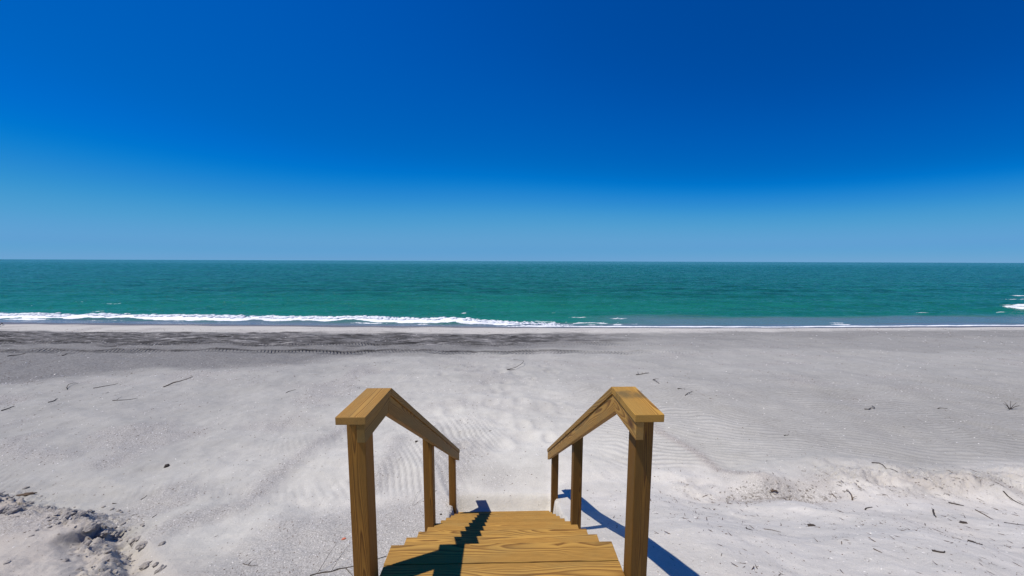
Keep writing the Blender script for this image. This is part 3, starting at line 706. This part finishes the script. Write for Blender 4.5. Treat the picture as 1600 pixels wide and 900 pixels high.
twig((484, 900), (604, 870), .007, 'long thin dark branch running under the near left post to the landing', 'branch', 0, .05, n=12, name='branch', forks=3)
twig((255, 605), (302, 589), .016, 'long pale brown stick lying diagonally beyond the left handrail', 'stick', 1, .03, n=8, name='stick', forks=1)
twig((146, 607), (184, 599), .012, 'curved twig left of the long stick on the upper left beach', 'twig', 0, .12)
twig((176, 626), (215, 622), .010, 'crooked twig below the long stick, bowed like a smile', 'twig', 0, -.15, forks=1)
twig((3, 642), (22, 635), .014, 'short thick dark twig at the left edge of the beach', 'twig', 0)
twig((76, 629), (90, 623), .014, 'short dark stub of wood near the left edge, right of the thickest twig', 'twig', 0)
twig((447, 614), (462, 609), .011, 'short straight dark twig behind the left handrail', 'twig', 0)
twig((105, 609), (122, 599), .010, 'thin upright twig leaning on the left beach', 'twig', 0, .1, .05)
twig((12, 557), (40, 552), .022, 'dark driftwood stick just below the tyre tracks at far left', 'stick', 0, name='stick')
twig((97, 556), (105, 553), .022, 'short dark stick just below the tyre tracks, second from the left', 'stick', 0, name='stick')
twig((0, 511), (5, 505), .03, 'dark leaning stick on the pale strip at the waterline, far left', 'stick', 0, .0, .1, name='stick')
twig((1362, 723), (1403, 738), .009, 'long black stick on the rippled sand right of the stairs', 'stick', 0, .04, n=8, name='stick')
twig((1567, 768), (1600, 790), .010, 'dark stick half buried behind the crest at the right edge', 'stick', 0, .03, n=8, name='stick')
twig((1482, 786), (1506, 791), .012, 'stout dark stick lying on the crest at right', 'stick', 0, .05, name='stick')
twig((1524, 797), (1552, 812), .008, 'long thin brown stick below the right end of the crest', 'stick', 1, .05, n=8, name='stick', forks=1)
twig((1569, 817), (1600, 821), .007, 'thin dark stick crossing the right edge of the photo', 'stick', 0, .02, name='stick')
twig((1459, 797), (1464, 809), .011, 'short upright-lying dark stick right of centre on the debris slope', 'stick', 0, .02, name='stick')
twig((1514, 846), (1535, 852), .011, 'thick dark pod-shaped stick near the lower right corner', 'stick', 0, .05, name='stick')
twig((1456, 861), (1476, 862), .008, 'dark bracket-shaped twig near the lower right corner', 'twig', 0, .25)
twig((1194, 827), (1220, 832), .006, 'wavy grey twig on the smooth sand in the right foreground', 'twig', 2, .12, n=9)
twig((1166, 825), (1176, 829), .007, 'short dark twig left of the wavy grey twig', 'twig', 0)
twig((1365, 858), (1378, 864), .005, 'thin brown twig in the middle of the right foreground', 'twig', 1)
twig((1352, 797), (1363, 793), .009, 'dark hooked chip of wood below the middle of the crest', 'twig', 0, .1)
twig((1332, 782), (1322, 767), .010, 'brown root end poking out of the crest', 'root', 1, .1, .02, name='root', forks=1)
twig((1204, 768), (1216, 770), .016, 'dark frayed wood end at the left tip of the crest', 'root', 1, .05, .02, name='root', forks=2)
twig((1300, 772), (1308, 780), .008, 'slim brown splinter sticking from the hollow of the crest', 'root', 1, .05, name='root')
twig((994, 586), (1014, 583), .016, 'flat dark twig behind the right handrail', 'twig', 0, .05, forks=2)
twig((1020, 594), (1030, 600), .016, 'small dark forked twig beyond the right handrail knee', 'twig', 0, .05, .03, forks=2)
twig((1070, 618), (1081, 612), .012, 'thin slanting twig right of the right handrail', 'twig', 0, .03, .02)
twig((1059, 608), (1070, 608), .014, 'flat dark leaf-like chip right of the right handrail', 'twig', 0, .03)
twig((1352, 640), (1362, 634), .012, 'small dark bent twig alone on the right half of the beach', 'twig', 0, .1, .02)
twig((1465, 639), (1480, 638), .010, 'flat thin twig on the right, left of the spiky tuft', 'twig', 0, .03)
twig((1225, 681), (1232, 679), .008, 'tiny dark twig on the ripples in the right middle', 'twig', 0, .03)
twig((795, 578), (803, 562), .012, 'curved dark reed end standing up from the sand in the middle', 'reed', 0, .35, .12, name='reed')
twig((792, 578), (804, 578), .016, 'small dark piece of weed at the foot of the curved reed', 'weed', 0, .02, name='seaweed')
twig((220, 781), (230, 774), .006, 'slender bowed twig behind the left mound', 'twig', 0, .08)
twig((238, 809), (245, 804), .006, 'short twig on the ripples right of the left mound', 'twig', 0, .03)
twig((176, 787), (182, 787), .007, 'tiny dark chip behind the left mound', 'twig', 0, .03)
twig((644, 790), (658, 765), .003, 'faint thin grass stem left of the middle left post', 'stem', 2, .02, .03, name='grass_stem')
twig((646, 790), (668, 776), .003, 'faint second grass stem meeting the first beside the middle left post', 'stem', 2, .02, .02, name='grass_stem')
twig((380, 880), (402, 884), .004, 'thin dark twig with side shoots on the lower left sand', 'twig', 0, .1, .0, forks=2)

# spiky tuft at the far right
def tuft(px, py, label):
    A = at(px, py); root = bpy.data.objects.new('twig_tuft', None); COL.objects.link(root); root.location = A; tag(root, label, 'dry plant')
    rs = random.Random(3)
    for k in range(8):
        a = rs.uniform(0, 6.28); L = rs.uniform(.12, .3); e = Vector((math.cos(a)*L*.9, math.sin(a)*L*.4, L*rs.uniform(.2, .9)))
        bm = tube([Vector((0, 0, 0)), e*.5+Vector((0, 0, .02)), e], .006, 5); me = bpy.data.meshes.new('stem'); bm.to_mesh(me); bm.free(); link('stem', me, TW[0], root)
tuft(1578, 640, 'spiky dark tuft of dead stems standing on the right beach')

# driftwood chunk, wood chips, red shell
def lump(px, py, size, mat, name, label, cat, seed=0, sub=3, rot=0.0, rough=.25, sink=.35):
    A = at(px, py); bm = bmesh.new(); bmesh.ops.create_icosphere(bm, subdivisions=sub, radius=1)
    for v in bm.verts:
        n = noise(v.co.x*1.7+seed*3, v.co.y*1.7+v.co.z*1.3, 200+seed) + .5*noise(v.co.x*4+seed, v.co.z*4+v.co.y*3, 210+seed)
        v.co *= 1+rough*float(n)*1.6
        v.co = Vector((v.co.x*size[0], v.co.y*size[1], v.co.z*size[2]))
    me = bpy.data.meshes.new(name); bm.to_mesh(me); bm.free()
    o = link(name, me, mat); o.location = (A[0], A[1], A[2]+size[2]*(1-2*sink)*.6); o.rotation_euler.z = rot
    return tag(o, label, cat)
DRIFT = TW[1]
lump(40, 773, (.10, .028, .022), TW[1], 'driftwood', 'brown chunk of driftwood lying behind the left mound', 'driftwood', 1, 3, .25)
lump(261, 729, (.035, .03, .04), TW[0], 'wood_chip', 'small dark pointed wood chip on the left middle beach', 'wood chip', 2, 2)
lump(651, 690, (.03, .02, .018), TW[0], 'wood_chip', 'dark wood chip seen through the left handrail', 'wood chip', 3, 2)
lump(1268, 822, (.045, .02, .014), TW[0], 'wood_chip', 'flat dark wood chip on the right foreground sand', 'wood chip', 4, 2)
lump(1506, 817, (.045, .022, .012), TW[0], 'wood_chip', 'flat dark wood chip left of the thin edge stick, lower right', 'wood chip', 5, 2)
lump(689, 804, (.016, .012, .01), TW[0], 'wood_chip', 'tiny dark chip between the middle and far left posts', 'wood chip', 6, 2)
RED = simple_mat('coral_shell', (.62, .17, .09), .6, 0, 25)
def shell(px, py, r, mat, label, rot=.3, name='seashell', cat='shell'):
    A = at(px, py); nr, na = 9, 26; V, F = [], []
    for i in range(nr):
        t = i/(nr-1)
        for j in range(na):
            a = -1.25+2.5*j/(na-1); rib = 1+.05*math.cos(j*math.pi)*t
            R = r*t*rib*(1-.12*abs(a)); x = R*math.sin(a)*1.05; y = R*math.cos(a)
            z = r*.42*math.sin(math.pi*(t**.7))*math.cos(a*.8)*.9 + .04*r*t*math.cos(j*math.pi)
            V.append((x, y, z))
    F = grid_faces(nr, na); me = np_mesh(name, V, F, True)
    md = link(name, me, mat); md.location = (A[0], A[1], A[2]+.002); md.rotation_euler = (0.15, .1, rot)
    s = md.modifiers.new('thick', 'SOLIDIFY'); s.thickness = r*.08
    return tag(md, label, cat)
shell(537, 844, .032, RED, 'orange red scallop shell on the sand left of the near left post')
WHT = simple_mat('white_shell', (.70, .68, .64), .5, 0, 30)
for px, py, r, lb in ((584, 570, .05, 'largest white shell, just below the tyre tracks left of centre'), (829, 658, .022, 'lone white shell on the rippled sand between the handrails'),
                      (344, 641, .03, 'white shell left of a similar one on the left middle beach'), (395, 637, .03, 'white shell at the right of the pair on the left middle beach'),
                      (1420, 573, .05, 'white shell on the far right beach below the grey belt'), (1136, 581, .04, 'small white shell beyond the right handrail'),
                      (88, 585, .05, 'pale flat shell on the dark damp sand at far left')):
    shell(px, py, r, WHT, lb, random.uniform(-2, 2))

# ---- sand clods along the broken rim of the left mound
def clod_mat():
    m, nt, b = new_mat('damp_clod'); N = NT(nt); co = N.n('ShaderNodeTexCoord').outputs['Object']
    n = N.n('ShaderNodeTexNoise', None, Vector=co, Scale=45.0, Detail=6.0, Roughness=.75).outputs['Fac']
    nt.links.new(N.ramp(n, [(.3, (.20, .18, .155)), (.55, (.33, .305, .275)), (.75, (.44, .42, .39))]), b.inputs['Base Color'])
    b.inputs['Roughness'].default_value = .95
    bp = N.n('ShaderNodeBump', None, Height=n, Strength=.8, Distance=.012); nt.links.new(bp.outputs[0], b.inputs['Normal'])
    return m
CLOD = clod_mat()
for i, (px, py, s, lb) in enumerate(((160, 834, .055, 'largest sand clod at the upper end of the crack in the left mound'), (176, 838, .055, 'rounded sand clod right of the largest clod'),
        (184, 849, .05, 'pale upright sand clod below the rounded one'), (143, 824, .06, 'dark sand clod on the broken rim above the crack'), (124, 806, .055, 'sand clod near the top of the left mound'),
        (108, 803, .05, 'sand clod left of the top of the left mound'), (212, 845, .045, 'dark sand clod low on the right end of the rim'), (223, 853, .05, 'flat sand clod at the right foot of the rim'),
        (253, 850, .028, 'small lone sand clod right of the rim'), (133, 852, .05, 'sand clod overhanging the left side of the crack'), (228, 884, .045, 'dark broken sand clod near the bottom of the photo, left'),
        (250, 891, .04, 'dark sand clod at the bottom right of the broken ones, left corner'), (8, 796, .06, 'dark sand clod at the very left edge of the photo'), (25, 797, .05, 'sand clod next to the one at the very left edge'))):
    lump(px, py, (s*1.15, s*.8, s*.62), CLOD, 'sand_clod', lb, 'sand clod', 20+i, 3, i*1.3, .3, .4)

def rock_t(seed):
    bm = bmesh.new(); bmesh.ops.create_icosphere(bm, subdivisions=1, radius=1); r = random.Random(seed)
    V = np.array([[v.co.x*(1+r.uniform(-.4, .35)), v.co.y*(1+r.uniform(-.4, .35)), v.co.z*(1+r.uniform(-.4, .35))] for v in bm.verts]); F = np.array([[q.index for q in f.verts] for f in bm.faces]); bm.free()
    return V, F
ROCKS = [rock_t(i) for i in range(8)]
TET = [(np.array([[-1, -.5, 0], [1, -.4, 0.1], [.8, .5, 0], [-.9, .6, .1], [-.1, 0, 1.]]), np.array([[0, 1, 4], [1, 2, 4], [2, 3, 4], [3, 0, 4]])),
       (np.array([[-1, -.3, 0], [.3, -.7, .2], [1, .3, 0], [-.3, .7, 0.2], [.2, .1, .8]]), np.array([[0, 1, 4], [1, 2, 4], [2, 3, 4], [3, 0, 4]]))]
# crumbs around the rim and crest
def crumbs():
    it = []
    x = RNG.uniform(-7.5, -2.9, 26000); y = RNG.uniform(1.6, 4.7, 26000)
    e, on = mound_mask(x, y); p = on*np.exp(-((e-.08)/.22)**2)*1.3 + on*.03*(e > 0)
    k = RNG.random(len(x)) < p*.23
    x, y = x[k], y[k]; z = terrain(x, y)
    for i in range(len(x)):
        s = .004+.024*RNG.random()**5
        it.append((x[i], y[i], z[i]+s*.2, s*1.3, s, s*.8, RNG.uniform(0, 6.28), i))
    x = np.where(RNG.random(700) < .65, 4.0+RNG.normal(0, .45, 700), RNG.uniform(2.3, 8, 700)); y = 4.02+RNG.normal(0, .12, 700); z = terrain(x, y)
    for i in range(len(x)):
        s = .004+.014*RNG.random()**4; it.append((x[i], y[i], z[i]+s*.2, s*1.3, s, s*.8, RNG.uniform(0, 6.28), i))
    tag(link('sand_crumbs', scatter_mesh('crumbs', it, ROCKS), CLOD), label='loose crumbs of damp sand scattered along the broken mounds', cat='sand crumbs', kind='stuff')
crumbs()
# shell grit and dark bits: nobody could count them
def grit(name, mat, n, dens, smin, smax, label, cat, pw=3, flat=.35, long=1.0):
    y = 1.5 + 17*RNG.random(n)**1.35; x = (RNG.random(n)*2-1)*2.2*(y+.6)
    inside = (np.abs(x) < .70) & (y < 4.25)
    k = (RNG.random(n) < dens(x, y)) & ~inside & (y < shore(x)-.5)
    x, y = x[k], y[k]; z = terrain(x, y); it = []
    for i in range(len(x)):
        s = (smin+(smax-smin)*RNG.random()**pw)*(.6+.2*y[i])
        it.append((x[i], y[i], z[i]-s*.05, s*long, s*.7, s*flat*1.6, RNG.normal(0, .7) if long > 1.5 else RNG.uniform(0, 6.28), int(RNG.integers(2))))
    tag(link(name, scatter_mesh(name, it, TET), mat), label=label, cat=cat, kind='stuff')
    return len(it)
cl = lambda x, y: sst(-.1, .5, noise(x*.9, y*.9, 301))
G1 = grit('shell_grit', WHT, 80000, lambda x, y: (.09+.70*shells(x, y)+0+.15*cl(x, y)*sst(4, 6, y))*(1-.75*sst(8.5, 11, y)), .0025, .011, 'white broken shell grit strewn over the beach', 'shell grit')
G2 = grit('dark_grit', TW[1], 76000, lambda x, y: .13+.6*shells(x, y)+.2*cl(x, y)*sst(1, -3, x)+.45*sst(1.0, 2.0, x)*sst(5.2, 4.2, y)*cl(x+5, y), .0022, .010, 'tiny dark bits of wood and weed strewn over the sand', 'beach litter')
SPL = simple_mat('splinter', (.09, .062, .042), .9, 0, 50)
def splinters():
    def dens(x, y):
        a = .38*np.exp(-((y-4.1)/.35)**2)*sst(2.2, 3.2, x) + .24*sst(1.0, 2.2, x)*sst(4.4, 3.8, y)*(.4+cl(x*2, y*2)) + .10*np.exp(-((y-3.4)/.5)**2)*sst(5, 6.2, x)
        a = a + .018*sst(-.1, .4, noise(x*.5, y*.9, 305))*sst(4.5, 6, y) + .03*sst(-.9, -1.6, x)*sst(4.4, 3.8, y) + .035*sst(-2, -6, x)*sst(6, 8, y)*sst(12, 9, y)*cl(x, y)
        return a
    return grit('wood_splinters', SPL, 52000, dens, .011, .052, 'loose dark splinters and straw scattered over the sand', 'driftwood litter', 2.2, .14, 1.0) 
TET_L = [(V*np.array([1, .16, .5]), F) for V, F in TET]
TET, _keep = TET_L, TET
G3 = splinters(); TET = _keep
print('grit', G1, G2, G3)
